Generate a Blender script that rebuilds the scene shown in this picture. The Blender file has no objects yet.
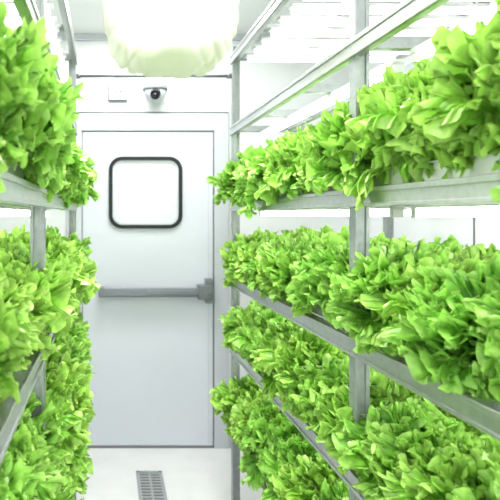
import bpy, bmesh, math, random
import numpy as np
from mathutils import Vector, Matrix, Euler

random.seed(7)
rng = np.random.default_rng(11)
scene = bpy.context.scene
scene.view_settings.view_transform = 'Standard'
scene.view_settings.look = 'None'
scene.view_settings.exposure = 0.1
COL = scene.collection

# ------------------------------------------------------------ materials
def new_mat(name):
    m = bpy.data.materials.new(name); m.use_nodes = True
    nt = m.node_tree
    return m, nt, nt.nodes["Principled BSDF"]

def simple(name, col, rough=0.5, metal=0.0, emis=None, estr=0.0, noise=0.0, nscale=20, bump=0.0):
    m, nt, b = new_mat(name)
    b.inputs["Base Color"].default_value = (*col, 1)
    b.inputs["Roughness"].default_value = rough
    b.inputs["Metallic"].default_value = metal
    if emis:
        b.inputs["Emission Color"].default_value = (*emis, 1)
        b.inputs["Emission Strength"].default_value = estr
    if noise > 0 or bump > 0:
        tc = nt.nodes.new("ShaderNodeTexCoord")
        n = nt.nodes.new("ShaderNodeTexNoise"); n.inputs["Scale"].default_value = nscale
        n.inputs["Detail"].default_value = 5
        nt.links.new(tc.outputs["Object"], n.inputs["Vector"])
        if noise > 0:
            mx = nt.nodes.new("ShaderNodeMix"); mx.data_type = 'RGBA'
            mx.inputs[6].default_value = (*[c*(1-noise) for c in col], 1)
            mx.inputs[7].default_value = (*[min(1, c*(1+noise*0.4)) for c in col], 1)
            nt.links.new(n.outputs["Fac"], mx.inputs[0])
            nt.links.new(mx.outputs[2], b.inputs["Base Color"])
        if bump > 0:
            bp = nt.nodes.new("ShaderNodeBump"); bp.inputs["Strength"].default_value = bump
            bp.inputs["Distance"].default_value = 0.01
            nt.links.new(n.outputs["Fac"], bp.inputs["Height"])
            nt.links.new(bp.outputs["Normal"], b.inputs["Normal"])
    return m

M_wall = simple("wall_panel_paint", (0.87,0.885,0.91), 0.5, noise=0.04, nscale=3)
M_ceil = simple("ceiling_paint", (0.88,0.89,0.90), 0.5, noise=0.03, nscale=3)
M_floor = simple("floor_epoxy", (0.82,0.82,0.82), 0.3, noise=0.12, nscale=6, bump=0.03)
M_door = simple("door_paint", (0.73,0.765,0.83), 0.5, noise=0.05, nscale=2)
M_frame = simple("door_frame_paint", (0.62,0.65,0.70), 0.45, noise=0.03, nscale=4)
M_seam_and_shadow = simple("seam_and_shadow_grey", (0.20,0.21,0.23), 0.5)  # joint grey, also used for the painted shadow strip under the panic bar
M_steel = simple("galvanised_steel", (0.58,0.60,0.605), 0.30, 0.78, noise=0.28, nscale=60, bump=0.02)
M_post = simple("galvanised_post", (0.36,0.39,0.395), 0.42, 0.35, noise=0.3, nscale=60, bump=0.02)
M_alu = simple("brushed_aluminium", (0.25,0.27,0.30), 0.35, 0.5, noise=0.08, nscale=40)
M_tray = simple("white_tray_plastic", (0.86,0.88,0.86), 0.35, noise=0.05, nscale=15)
M_rub = simple("black_rubber", (0.008,0.01,0.012), 0.5)
M_pane = simple("frosted_pane", (0.74,0.78,0.79), 0.25)
M_whitep = simple("white_plastic", (0.85,0.86,0.87), 0.3)
M_dark = simple("dark_lens", (0.02,0.02,0.025), 0.1)
M_slot = simple("drain_dark", (0.16,0.16,0.16), 0.6)
M_tube = simple("led_tube_glow", (1,1,1), 0.4, emis=(1.0,0.99,0.97), estr=11.0)
M_tube2 = simple("led_tube_dim_glow", (1,1,1), 0.4, emis=(1.0,0.99,0.97), estr=1.4)
M_panel = simple("added_ceiling_glow", (1,1,1), 0.4, emis=(1.0,0.99,0.97), estr=12.0)  # glow of the added, out-of-view ceiling panels

m, nt, b = new_mat("cream_fabric"); M_fab = m
b.inputs["Base Color"].default_value = (0.87,0.855,0.80,1); b.inputs["Roughness"].default_value = 0.6
tr = nt.nodes.new("ShaderNodeBsdfTranslucent"); tr.inputs[0].default_value = (1,0.98,0.91,1)
ms = nt.nodes.new("ShaderNodeMixShader"); ms.inputs[0].default_value = 0.2
out = nt.nodes["Material Output"]
nt.links.new(b.outputs[0], ms.inputs[1]); nt.links.new(tr.outputs[0], ms.inputs[2]); nt.links.new(ms.outputs[0], out.inputs[0])

# lettuce leaf
m, nt, b = new_mat("lettuce_leaf"); M_leaf = m
uvn = nt.nodes.new("ShaderNodeUVMap"); uvn.uv_map = "leafuv"
sep = nt.nodes.new("ShaderNodeSeparateXYZ"); nt.links.new(uvn.outputs[0], sep.inputs[0])
ramp = nt.nodes.new("ShaderNodeValToRGB")
cr = ramp.color_ramp
cr.elements[0].position = 0.0; cr.elements[0].color = (0.36,0.54,0.14,1)
cr.elements[1].position = 1.0; cr.elements[1].color = (0.50,0.81,0.15,1)
e = cr.elements.new(0.5); e.color = (0.15,0.40,0.028,1)  # leaf base and middle darkened to paint in shade deep inside the heads
e = cr.elements.new(0.85); e.color = (0.26,0.58,0.045,1)
nt.links.new(sep.outputs[0], ramp.inputs[0])
tc = nt.nodes.new("ShaderNodeTexCoord")
nz = nt.nodes.new("ShaderNodeTexNoise"); nz.inputs["Scale"].default_value = 45; nz.inputs["Detail"].default_value = 3
nt.links.new(tc.outputs["Object"], nz.inputs["Vector"])
oi = nt.nodes.new("ShaderNodeObjectInfo")
hsv = nt.nodes.new("ShaderNodeHueSaturation"); hsv.inputs["Saturation"].default_value=0.98
mr = nt.nodes.new("ShaderNodeMapRange"); mr.inputs[3].default_value = 0.495; mr.inputs[4].default_value = 0.512
nt.links.new(oi.outputs["Random"], mr.inputs[0]); nt.links.new(mr.outputs[0], hsv.inputs["Hue"])
mr2 = nt.nodes.new("ShaderNodeMapRange"); mr2.inputs[1].default_value=0.3; mr2.inputs[2].default_value=0.7; mr2.inputs[3].default_value = 0.72; mr2.inputs[4].default_value = 1.25
nt.links.new(nz.outputs["Fac"], mr2.inputs[0]); nt.links.new(mr2.outputs[0], hsv.inputs["Value"])
nt.links.new(ramp.outputs[0], hsv.inputs["Color"])
nt.links.new(hsv.outputs[0], b.inputs["Base Color"])
b.inputs["Roughness"].default_value = 0.30
tr = nt.nodes.new("ShaderNodeBsdfTranslucent")
nt.links.new(hsv.outputs[0], tr.inputs[0])
ms = nt.nodes.new("ShaderNodeMixShader"); ms.inputs[0].default_value = 0.24
out = nt.nodes["Material Output"]
nt.links.new(b.outputs[0], ms.inputs[1]); nt.links.new(tr.outputs[0], ms.inputs[2]); nt.links.new(ms.outputs[0], out.inputs[0])

# ------------------------------------------------------------ mesh builder
class MB:
    def __init__(s): s.v=[]; s.f=[]; s.mi=[]; s.mats=[]; s.sm=[]
    def mat(s, m):
        if m not in s.mats: s.mats.append(m)
        return s.mats.index(m)
    def box(s, x0,x1,y0,y1,z0,z1, m):
        k=s.mat(m); n=len(s.v)
        s.v += [(x0,y0,z0),(x1,y0,z0),(x1,y1,z0),(x0,y1,z0),(x0,y0,z1),(x1,y0,z1),(x1,y1,z1),(x0,y1,z1)]
        for q in [(0,3,2,1),(4,5,6,7),(0,1,5,4),(1,2,6,5),(2,3,7,6),(3,0,4,7)]:
            s.f.append(tuple(n+i for i in q)); s.mi.append(k); s.sm.append(False)
    def cyl(s, a, b2, r, m, seg=12, r2=None):
        k=s.mat(m); a=Vector(a); b2=Vector(b2); d=(b2-a).normalized()
        up = Vector((0,0,1)) if abs(d.z)<0.9 else Vector((1,0,0))
        u=d.cross(up).normalized(); w=d.cross(u).normalized()
        r2 = r if r2 is None else r2
        n=len(s.v)
        for c,rr in ((a,r),(b2,r2)):
            for i in range(seg):
                t=2*math.pi*i/seg
                s.v.append(tuple(c+u*math.cos(t)*rr+w*math.sin(t)*rr))
        for i in range(seg):
            j=(i+1)%seg
            s.f.append((n+i,n+j,n+seg+j,n+seg+i)); s.mi.append(k); s.sm.append(True)
        s.f.append(tuple(n+i for i in range(seg-1,-1,-1))); s.mi.append(k); s.sm.append(False)
        s.f.append(tuple(n+seg+i for i in range(seg))); s.mi.append(k); s.sm.append(False)
    def sphere(s, c, r, m, sc=(1,1,1), nu=20, nv=12):
        k=s.mat(m); n=len(s.v)
        for j in range(nv+1):
            p=math.pi*j/nv
            for i in range(nu):
                t=2*math.pi*i/nu
                s.v.append((c[0]+r*sc[0]*math.sin(p)*math.cos(t), c[1]+r*sc[1]*math.sin(p)*math.sin(t), c[2]+r*sc[2]*math.cos(p)))
        for j in range(nv):
            for i in range(nu):
                i2=(i+1)%nu
                s.f.append((n+j*nu+i,n+(j+1)*nu+i,n+(j+1)*nu+i2,n+j*nu+i2)); s.mi.append(k); s.sm.append(True)
    def obj(s, name, parent=None, bevel=0.0):
        me=bpy.data.meshes.new(name); me.from_pydata(s.v,[],s.f)
        for m in s.mats: me.materials.append(m)
        me.polygons.foreach_set("material_index", s.mi)
        me.polygons.foreach_set("use_smooth", s.sm)
        me.update()
        o=bpy.data.objects.new(name, me); COL.objects.link(o)
        if parent: o.parent=parent
        if bevel>0:
            bv=o.modifiers.new("bevel",'BEVEL'); bv.width=bevel; bv.segments=2; bv.limit_method='ANGLE'; bv.angle_limit=math.radians(50)
        return o

def empty(name):
    o=bpy.data.objects.new(name,None); COL.objects.link(o); return o

# ------------------------------------------------------------ room
EYE=1.51
XL,XR = -1.14, 1.60
YB, YF = 3.43, -1.6
ZC = 2.68
b=MB(); b.box(XL-0.1,XR+0.1,YF,YB+0.1,-0.1,0,M_floor); b.obj("floor")
b=MB(); b.box(XL-0.1,XR+0.1,YF,YB+0.1,ZC,ZC+0.1,M_ceil); b.obj("ceiling")
b=MB(); b.box(XL-0.1,XL,YF,YB,0,ZC,M_wall)
for i in range(5): b.box(XL,XL+0.004,YF+0.9+i,YF+0.908+i,0,ZC,M_seam_and_shadow)
b.obj("wall_left")
b=MB(); b.box(XR,XR+0.1,YF,YB,0,ZC,M_wall)
for i in range(5): b.box(XR-0.004,XR,YF+0.9+i,YF+0.908+i,0,ZC,M_seam_and_shadow)
b.obj("wall_right")
DX0,DX1,DZ=-0.165,0.682,2.05
b=MB()
b.box(XL-0.1,DX0-0.005,YB,YB+0.1,0,ZC,M_wall)
b.box(DX1+0.005,XR+0.1,YB,YB+0.1,0,ZC,M_wall)
b.box(DX0-0.005,DX1+0.005,YB,YB+0.1,DZ+0.005,ZC,M_wall)
b.obj("wall_back")
b=MB()
b.box(DX0-0.10,DX0-0.006,YB-0.018,YB-0.001,0,DZ+0.12,M_frame)
b.box(DX1+0.006,DX1+0.10,YB-0.018,YB-0.001,0,DZ+0.12,M_frame)
b.box(DX0-0.006,DX1+0.006,YB-0.018,YB-0.001,DZ+0.006,DZ+0.12,M_frame)
b.box(DX0-0.10,DX1+0.10,YB-0.022,YB-0.001,DZ+0.12,DZ+0.128,M_seam_and_shadow)
b.obj("trim_1", bevel=0.003)
b=MB(); b.box(XL,DX0-0.11,YB-0.012,YB-0.001,0.0,0.08,M_frame); b.box(DX1+0.11,XR,YB-0.012,YB-0.001,0.0,0.08,M_frame); b.obj("baseboard_back", bevel=0.003)
b=MB(); b.box(XL,XR,YB-0.03,YB-0.001,ZC-0.04,ZC-0.001,M_frame); b.obj("trim_2")

# ------------------------------------------------------------ door
door=empty("door_1")
b=MB()
b.box(DX0,DX1,YB-0.006,YB+0.045,0.012,DZ,M_door)
b.obj("slab",door,bevel=0.004)
b=MB()
b.box(DX0-0.004,DX0+0.0,YB-0.004,YB+0.01,0.0,DZ+0.005,M_seam_and_shadow)
b.box(DX1,DX1+0.005,YB-0.012,YB+0.01,0.0,DZ+0.005,M_seam_and_shadow)
b.box(DX0,DX1,YB-0.004,YB+0.01,DZ,DZ+0.005,M_seam_and_shadow)
b.box(DX0,DX1,YB-0.012,YB+0.01,0.0,0.011,M_seam_and_shadow)
b.box(DX1-0.032,DX1-0.028,YB-0.008,YB-0.005,0.02,DZ-0.01,M_frame)
b.obj("gasket",door)
def rrect(cx,cz,w,h,r,n=10):
    pts=[]
    for (sx,sz,a0) in ((1,1,0),(-1,1,90),(-1,-1,180),(1,-1,270)):
        for i in range(n+1):
            a=math.radians(a0+90*i/n)
            pts.append((cx+sx*(w/2-r)+r*math.cos(a), cz+sz*(h/2-r)+r*math.sin(a)))
    return pts
def ring(name,cx,cz,w,h,r,t,y0,y1,mat,parent):
    o_=rrect(cx,cz,w,h,r); i_=rrect(cx,cz,w-2*t,h-2*t,max(r-t,0.005)); N=len(o_)
    v=[(p[0],y1,p[1]) for p in o_]+[(p[0],y0,p[1]) for p in o_]+[(p[0],y0,p[1]) for p in i_]+[(p[0],y1,p[1]) for p in i_]
    f=[]
    for k in range(3):
        for i in range(N):
            j=(i+1)%N; f.append((k*N+i,k*N+j,(k+1)*N+j,(k+1)*N+i))
    me=bpy.data.meshes.new(name); me.from_pydata(v,[],f); me.materials.append(mat); me.update()
    ob=bpy.data.objects.new(name,me); COL.objects.link(ob); ob.parent=parent
wx,wz,ww,wh=0.243,1.655,0.475,0.465
ring("window_gasket",wx,wz,ww,wh,0.085,0.024,YB-0.022,YB-0.006,M_rub,door)
ring("window_inner_frame",wx,wz,ww-0.048,wh-0.048,0.068,0.012,YB-0.016,YB-0.006,M_frame,door)
pts=rrect(wx,wz,ww-0.054,wh-0.054,0.06)
me=bpy.data.meshes.new("window_pane"); me.from_pydata([(p[0],YB-0.009,p[1]) for p in pts],[],[tuple(range(len(pts)))]); me.materials.append(M_pane)
ob=bpy.data.objects.new("window_pane",me); COL.objects.link(ob); ob.parent=door
b=MB()
hz=1.018
b.box(-0.055,0.58,YB-0.075,YB-0.045,hz-0.024,hz+0.024,M_alu)
b.box(0.24,0.58,YB-0.083,YB-0.075,hz-0.014,hz+0.014,M_alu)
b.box(-0.06,-0.02,YB-0.085,YB-0.006,hz-0.03,hz+0.03,M_alu)
b.box(0.575,0.672,YB-0.09,YB-0.006,hz-0.045,hz+0.045,M_alu)
b.box(0.625,0.665,YB-0.075,YB-0.006,hz-0.07,hz+0.085,M_alu)
b.box(-0.055,0.58,YB-0.06,YB-0.006,hz-0.032,hz-0.024,M_seam_and_shadow)  # dark strip stands in for the shadow beneath the bar
b.cyl((0.645,YB-0.09,hz),(0.645,YB-0.098,hz),0.014,M_seam_and_shadow)
b.obj("panic_bar",door,bevel=0.004)

# ------------------------------------------------------------ wall fittings
b=MB()
sx,sz=0.063,2.315
b.box(sx-0.055,sx+0.055,YB-0.03,YB-0.001,sz-0.06,sz+0.06,M_whitep)
b.box(sx-0.045,sx+0.045,YB-0.036,YB-0.03,sz-0.05,sz+0.05,M_whitep)
b.box(sx-0.062,sx+0.062,YB-0.012,YB-0.001,sz-0.070,sz+0.068,M_alu)
for dx,dz in ((-0.016,-0.01),(0.016,-0.01),(0,0.02)):
    b.box(sx+dx-0.004,sx+dx+0.004,YB-0.0375,YB-0.0355,sz+dz-0.010,sz+dz+0.010,M_rub)
b.cyl((sx,YB-0.012,sz+0.06),(sx,YB-0.012,ZC-0.04),0.01,M_frame)
b.obj("wall_power_socket",bevel=0.004)
b=MB()
cx,cz=0.30,2.285
b.box(cx-0.035,cx+0.035,YB-0.02,YB-0.001,cz-0.02,cz+0.09,M_frame)
b.cyl((cx,YB-0.02,cz+0.06),(cx,YB-0.09,cz+0.055),0.014,M_whitep)
b.cyl((cx,YB-0.085,cz+0.082),(cx,YB-0.085,cz+0.02),0.070,M_frame,24,0.078)
b.cyl((cx,YB-0.085,cz+0.022),(cx,YB-0.085,cz+0.014),0.079,M_seam_and_shadow,24,0.079)
b.sphere((cx,YB-0.085,cz+0.010),0.070,M_frame)
b.cyl((cx-0.0,YB-0.12,cz-0.005),(cx-0.008,YB-0.158,cz-0.030),0.034,M_rub,20,0.030)
b.sphere((cx-0.008,YB-0.156,cz-0.030),0.016,M_dark)
b.obj("security_camera")

b=MB()
gx0,gx1,gy0,gy1=0.165,0.315,2.72,3.10
b.box(gx0,gx1,gy0,gy1,0.0005,0.003,M_slot)
for (a0,a1,c0,c1) in ((gx0,gx0+0.018,gy0,gy1),(gx1-0.018,gx1,gy0,gy1),(gx0,gx1,gy0,gy0+0.018),(gx0,gx1,gy1-0.018,gy1)):
    b.box(a0,a1,c0,c1,0.001,0.008,M_steel)
n=11
for i in range(n):
    y=gy0+0.03+(gy1-gy0-0.06)*i/(n-1)
    b.box(gx0+0.016,gx1-0.016,y-0.008,y+0.008,0.002,0.007,M_steel)
b.box((gx0+gx1)/2-0.006,(gx0+gx1)/2+0.006,gy0,gy1,0.002,0.0075,M_steel)
b.obj("floor_drain_grate")

# ------------------------------------------------------------ racks
LV=[-1.02,-0.647,-0.31,0.065,0.444,0.80]
POSTS=[2.64,1.34,0.04]
DEPTH=0.80
def rack(side):
    fx = 0.62 if side>0 else -0.16
    X=lambda u: fx+side*u
    def bx(b,u0,u1,y0,y1,z0,z1,m):
        a,c=sorted((X(u0),X(u1))); b.box(a,c,y0,y1,z0,z1,m)
    root=empty("metal_shelving_rack")
    b=MB(); pw=0.036
    for y in POSTS:
        for u in (0,DEPTH-pw):
            top=EYE+0.84
            bx(b,u,u+pw,y-pw/2+0.004,y+pw/2,0.012,top,M_post)
            bx(b,u,u+0.010,y-pw/2,y-pw/2+0.004,0.012,top,M_post)
            bx(b,u+pw-0.010,u+pw,y-pw/2,y-pw/2+0.004,0.012,top,M_post)
            bx(b,u-0.012,u+pw+0.012,y-pw/2-0.012,y+pw/2+0.012,0,0.012,M_steel)
    b.obj("posts",root,bevel=0.0015)
    b=MB()
    ya,yb=POSTS[-1]-0.018,POSTS[0]+0.018
    for h in LV:
        z=EYE+h
        for u,s in ((-0.004,1),(DEPTH+0.004,-1)):
            bx(b,u,u+s*0.004,ya,yb,z-0.045,z,M_steel)
            bx(b,u,u+s*0.03,ya,yb,z-0.003,z,M_steel)
            bx(b,u,u+s*0.022,ya,yb,z-0.045,z-0.042,M_steel)
            bx(b,u-s*0.004,u,ya,yb,z-0.012,z-0.0,M_steel)
            bx(b,u-s*0.004,u,ya,yb,z-0.045,z-0.036,M_steel)
        n=6
        for i in range(n+1):
            y=POSTS[-1]+(POSTS[0]-POSTS[-1])*i/n
            if i in (0,3,6):
                y += 0.03 if i==0 else -0.03
            bx(b,0.0,DEPTH,y-0.012,y+0.012,z-0.034,z-0.004,M_post)
        for u in (0.27,0.53):
            bx(b,u-0.012,u+0.012,ya+0.02,yb-0.02,z-0.03,z-0.002,M_post)
    b.obj("shelf_frames",root,bevel=0.0015)
    b=MB(); c=MB()
    for li,h in enumerate(LV[1:]):
        z=EYE+h-0.058
        if li==4:
            y=ya+0.1
            while y<yb-0.06:
                c.cyl((X(0.05),y,z),(X(0.75),y,z),0.012,M_tube2,10)
                bx(b,0.04,0.76,y-0.016,y+0.016,z+0.012,z+0.022,M_whitep)
                y+=0.12
        else:
            for bay in range(2):
                y0=POSTS[bay+1]+0.06; y1=POSTS[bay]-0.06
                for u in (0.14,0.40,0.66):
                    c.cyl((X(u),y0,z),(X(u),y1,z),0.011,M_tube,10)
                    bx(b,u-0.016,u+0.016,y0-0.02,y1+0.02,z+0.010,z+0.022,M_whitep)
                    bx(b,u-0.014,u+0.014,y0-0.02,y0,z-0.013,z+0.012,M_whitep)
                    bx(b,u-0.014,u+0.014,y1,y1+0.02,z-0.013,z+0.012,M_whitep)
    b.obj("lamp_battens",root); c.obj("led_tubes",root)
    b=MB()
    for h in LV[:4]:
        z=EYE+h+0.001
        for bay in range(2):
            y0=POSTS[bay+1]+0.022; y1=POSTS[bay]-0.022
            for k in range(4):
                u0=0.03+k*0.188; u1=u0+0.176
                bx(b,u0,u1,y0,y1,z,z+0.006,M_tray)
                bx(b,u0,u0+0.005,y0,y1,z,z+0.042,M_tray)
                bx(b,u1-0.005,u1,y0,y1,z,z+0.042,M_tray)
                bx(b,u0-0.008,u0+0.005,y0,y1,z+0.038,z+0.042,M_tray)
                bx(b,u0,u1,y0,y0+0.005,z,z+0.042,M_tray)
                bx(b,u0,u1,y1-0.005,y1,z,z+0.042,M_tray)
                bx(b,u0+0.004,u1-0.004,y0+0.004,y1-0.004,z+0.032,z+0.038,M_tray)
    b.obj("planting_trays",root,bevel=0.002)
    return X
XRk=rack(1); XLk=rack(-1)

b=MB()
b.cyl((-0.158,2.66,EYE+0.70),(0.618,2.66,EYE+0.70),0.008,M_alu,12)
b.cyl((-0.159,2.66,EYE+0.70),(-0.14,2.66,EYE+0.70),0.014,M_alu,12)
b.cyl((0.60,2.66,EYE+0.70),(0.619,2.66,EYE+0.70),0.014,M_alu,12)
b.obj("tie_bar")

def duct():
    nu,nv=200,56
    v=[];f=[]
    x0,x1=-0.025,0.535; cx=(x0+x1)/2; hw=(x1-x0)/2
    zt=ZC+0.25; zb=EYE+0.60; cz=(zt+zb)/2; hh=(zt-zb)/2
    for j in range(nv+1):
        q=-math.cos(math.pi*j/nv)
        y=2.22+0.22*q
        capf=max(0.0,1-abs(q)**5)**0.5
        capf=max(capf,0.004)
        for i in range(nu):
            a=2*math.pi*i/nu
            ca,sa=math.cos(a),math.sin(a)
            e=0.55
            px=math.copysign(abs(ca)**e,ca); pz=math.copysign(abs(sa)**e,sa)
            f1=1-abs(math.sin(8*a+1.5*q+0.8*math.sin(3*a)))
            f2=1-abs(math.sin(15*a-3*q+1.2*math.sin(2*a)))
            w=1+0.014*math.sin(5*a+3*q)-0.04*f1**2-0.024*f2**2+0.012*math.sin(9*q+2*a)
            z=cz+pz*hh*capf*w
            v.append((cx+px*hw*capf*w, y+0.008*f1*math.copysign(1,q), min(z,ZC-0.003)))
    for j in range(nv):
        for i in range(nu):
            i2=(i+1)%nu
            f.append((j*nu+i,j*nu+i2,(j+1)*nu+i2,(j+1)*nu+i))
    f.append(tuple(range(nu))); f.append(tuple(nv*nu+i for i in range(nu)))
    me=bpy.data.meshes.new("fabric_air_duct"); me.from_pydata(v,[],f)
    for p in me.polygons: p.use_smooth=True
    me.materials.append(M_fab)
    o=bpy.data.objects.new("fabric_air_duct",me); COL.objects.link(o)
duct()

# ------------------------------------------------------------ lettuce
def sn(n,k):
    pts=rng.uniform(-1,1,k+4); x=np.linspace(0,k,n); i=x.astype(int); fr=x-i; fr=fr*fr*(3-2*fr)
    return (pts[i]*(1-fr)+pts[i+1]*fr)[None,:]
def sn2(nr,nt,kr,kt):
    g=rng.uniform(-1,1,(kr+3,kt+3)); y=np.linspace(0,kr,nr); x=np.linspace(0,kt,nt)
    iy=y.astype(int); ix=x.astype(int); fy=y-iy; fx=x-ix; fy=(fy*fy*(3-2*fy))[:,None]; fx=(fx*fx*(3-2*fx))[None,:]
    a=g[iy][:,ix]; b_=g[iy][:,ix+1]; c=g[iy+1][:,ix]; d=g[iy+1][:,ix+1]
    return (a*(1-fx)+b_*fx)*(1-fy)+(c*(1-fx)+d*fx)*fy
def leaf(L,W,phi0,curl,nr,nt,c):
    q=np.linspace(0,1,nr)[:,None]; r=0.04+0.96*q**0.72; t=np.linspace(-1,1,nt)[None,:]
    th=t*math.radians(88)
    edge=1+0.12*sn(nt,7)*r**2+0.04*sn(nt,40)*r**6
    re=r*edge
    s=L*(0.36*re+0.64*re*np.cos(th)); x=L*W*re*np.sin(th)*(0.35+0.65*r)
    n=0.4*x**2/L
    gb=np.clip(r*1.6-0.3,0,1)
    n=n+gb*(c['bl']*sn2(nr,nt,4,14)+c['bl']*0.7*sn2(nr,nt,7,28))
    g1=np.clip((r-c['r1'])/(1-c['r1']),0,1)
    A=c['w1']*math.pi*t+rng.uniform(0,6.28)+2.2*sn(nt,7)+1.5*sn2(nr,nt,3,8)
    n=n+c['a1']*(0.8+0.5*sn(nt,9))*g1**1.2*np.sin(A)
    dx=0.6*c['a1']*g1*np.sin(2*A+0.6)
    g2=np.clip((r-c['r2'])/(1-c['r2']),0,1)
    B=c['w2']*math.pi*t+rng.uniform(0,6.28)+2.5*sn(nt,16)+1.4*sn2(nr,nt,4,18)
    rad=c['a2']*(0.85+0.45*sn(nt,20))
    n=n+rad*g2**1.0*np.sin(B)
    dx=dx+0.75*rad*g2*np.sin(2*B)
    ds=rad*0.6*g2**1.5*np.cos(B+rng.uniform(0,6.28))-c['roll']*g2**3*(0.6+0.6*sn(nt,12))
    n=n+c['roll']*g2**3*sn(nt,15)*1.4
    s=s+ds*np.cos(th)-dx*np.sin(th); x=x+dx*np.cos(th)+ds*np.sin(th)
    ss=np.linspace(0,L*1.4,60); ph=phi0-curl*(ss/L)**2.0; d=ss[1]-ss[0]
    px=np.concatenate([[0],np.cumsum(np.cos(ph[:-1])*d)]); pz=np.concatenate([[0],np.cumsum(np.sin(ph[:-1])*d)])
    sc=np.clip(s,0,L*1.4); cc=np.interp(sc,ss,px); z=np.interp(sc,ss,pz); phi=np.interp(sc,ss,ph)
    P=np.stack([cc-np.sin(phi)*n,x,z+np.cos(phi)*n],-1).reshape(-1,3)
    uv=np.stack([np.broadcast_to(r,(nr,nt)),np.broadcast_to((t+1)/2,(nr,nt))],-1)
    return P,uv.reshape(-1,2)
def head_mesh(idx,nl,W,c,nr=14,nt=160):
    V=[];U=[];F=[];off=0
    base=np.array([(a*nt+k,a*nt+k+1,(a+1)*nt+k+1,(a+1)*nt+k) for a in range(nr-1) for k in range(nt-1)])
    for i in range(nl):
        q=i/(nl-1)
        phi0=math.radians(20+64*q**0.8+rng.uniform(-8,8))
        L=(0.145+0.022*q-0.04*max(0,q-0.6)/0.4+rng.uniform(-0.04,0.016))
        curl=math.radians(95-45*q+rng.uniform(-25,25))
        P,uv=leaf(L,rng.uniform(W*0.85,W*1.12),phi0,curl,nr,nt,c)
        az=i*2.39996+rng.uniform(-0.25,0.25); P[:,0]+=0.01*(1-q)
        cc,s=math.cos(az),math.sin(az)
        V.append(np.stack([P[:,0]*cc-P[:,1]*s,P[:,0]*s+P[:,1]*cc,P[:,2]+0.02*q],-1)); U.append(uv);F.append(base+off);off+=len(P)
    V=np.concatenate(V);U=np.concatenate(U);F=np.concatenate(F)
    me=bpy.data.meshes.new("lettuce_head_mesh_%d"%idx); me.from_pydata(V.tolist(),[],F.tolist())
    uvl=me.uv_layers.new(name="leafuv"); li=np.empty(len(me.loops),dtype=np.int32); me.loops.foreach_get("vertex_index",li)
    uvl.data.foreach_set("uv",U[li].astype(np.float32).ravel())
    me.polygons.foreach_set("use_smooth",np.ones(len(me.polygons),dtype=bool)); me.materials.append(M_leaf); me.update(); return me
C1=dict(bl=0.005,r1=0.3,w1=5,a1=0.012,r2=0.52,w2=16,a2=0.0100,roll=0.013)
C2=dict(bl=0.007,r1=0.3,w1=7,a1=0.009,r2=0.55,w2=22,a2=0.0085,roll=0.016)
heads=[head_mesh(i,28,0.66,C1 if i%2==0 else C2) for i in range(6)]
C3=dict(C1); C3['w2']=12
heads_lo=[head_mesh(10+i,15,0.75,C3,9,80) for i in range(3)]

for side,X in ((1,XRk),(-1,XLk)):
    for li,h in enumerate(LV[:4]):
        bed=empty("lettuce_bed")
        z=EYE+h+0.038
        for k in range(4):
            u=0.03+k*0.188+0.085
            if k==3: u-=0.03
            n=(18,16,14,12)[k]
            for i in range(n):
                y=0.12+(2.57-0.12)*i/(n-1)
                hi = k<2 or (k==2 and side>0 and li>=2)
                o=bpy.data.objects.new("lettuce_head",random.choice(heads if hi else heads_lo))
                COL.objects.link(o); o.parent=bed
                tilt=random.uniform(-0.15,0.15)
                far=y>1.4
                if side>0: lr=(0.12,0.40) if (far or li<3) else (0.04,0.26)
                else: lr=(0.14,0.45) if (far or (li==3 and y>0.75)) else (0.02,0.22)
                lean=(-side*random.uniform(*lr)) if k==0 else random.uniform(-0.1,0.1)
                R=Euler((tilt,-lean if False else lean,0)).to_matrix() @ Matrix.Rotation(random.uniform(0,6.28),3,'Z')
                o.rotation_euler=R.to_euler()
                sc=random.uniform(0.98,1.24) if k<3 else random.uniform(0.85,0.98)
                zs=random.uniform(1.0,1.18)
                if li==3 and not far:
                    zs*=1.2 if side>0 else 1.28; sc*=1.05
                o.scale=(sc,sc,sc*zs)
                du=0.0
                if k==0:
                    if side<0:
                        du = -0.025 if far else (0.012 if li<3 else -0.015)
                        if y<0.7: du=0.035
                    else: du=-0.012 if (far or li<3) else 0.005
                o.location=(X(u+du+random.uniform(-0.012,0.012)),y+random.uniform(-0.02,0.02),z)

# ------------------------------------------------------------ lights
b=MB()
for y in (-0.6,0.9):
    b.box(0.08,0.38,y-0.5,y+0.5,ZC-0.03,ZC-0.004,M_panel)
    b.box(0.06,0.40,y-0.52,y+0.52,ZC-0.012,ZC-0.002,M_whitep)
b.obj("added_ceiling_glow_panel")  # unseen glowing panels added overhead as main light
def area(name,loc,rot,sx,sy,pw,col=(1,0.99,0.98)):
    l=bpy.data.lights.new(name,'AREA'); l.shape='RECTANGLE'; l.size=sx; l.size_y=sy; l.energy=pw; l.color=col
    o=bpy.data.objects.new(name,l); COL.objects.link(o); o.location=loc; o.rotation_euler=rot
area("added_ceiling_fill",(0.23,2.85,ZC-0.03),(0,0,0),0.8,0.4,20)  # added area light with no fixture, brightens the door end
area("added_ceiling_fill",(0.23,1.7,ZC-0.03),(0,0,0),0.5,0.4,28)  # second added area light with no fixture, brightens the aisle

w=bpy.data.worlds.new("World"); scene.world=w; w.use_nodes=True
bg=w.node_tree.nodes["Background"]; bg.inputs[0].default_value=(0.98,0.99,1,1); bg.inputs[1].default_value=2.3

# ------------------------------------------------------------ camera
cam=bpy.data.cameras.new("camera"); co=bpy.data.objects.new("camera",cam); COL.objects.link(co)
co.location=(0,0,EYE); co.rotation_euler=(math.radians(90),0,0)
cam.lens=38.0; cam.sensor_width=36; cam.shift_x=0.284; cam.shift_y=-0.07
cam.clip_start=0.02
cam.dof.use_dof=True; cam.dof.focus_distance=1.55; cam.dof.aperture_fstop=5.0
scene.camera=co
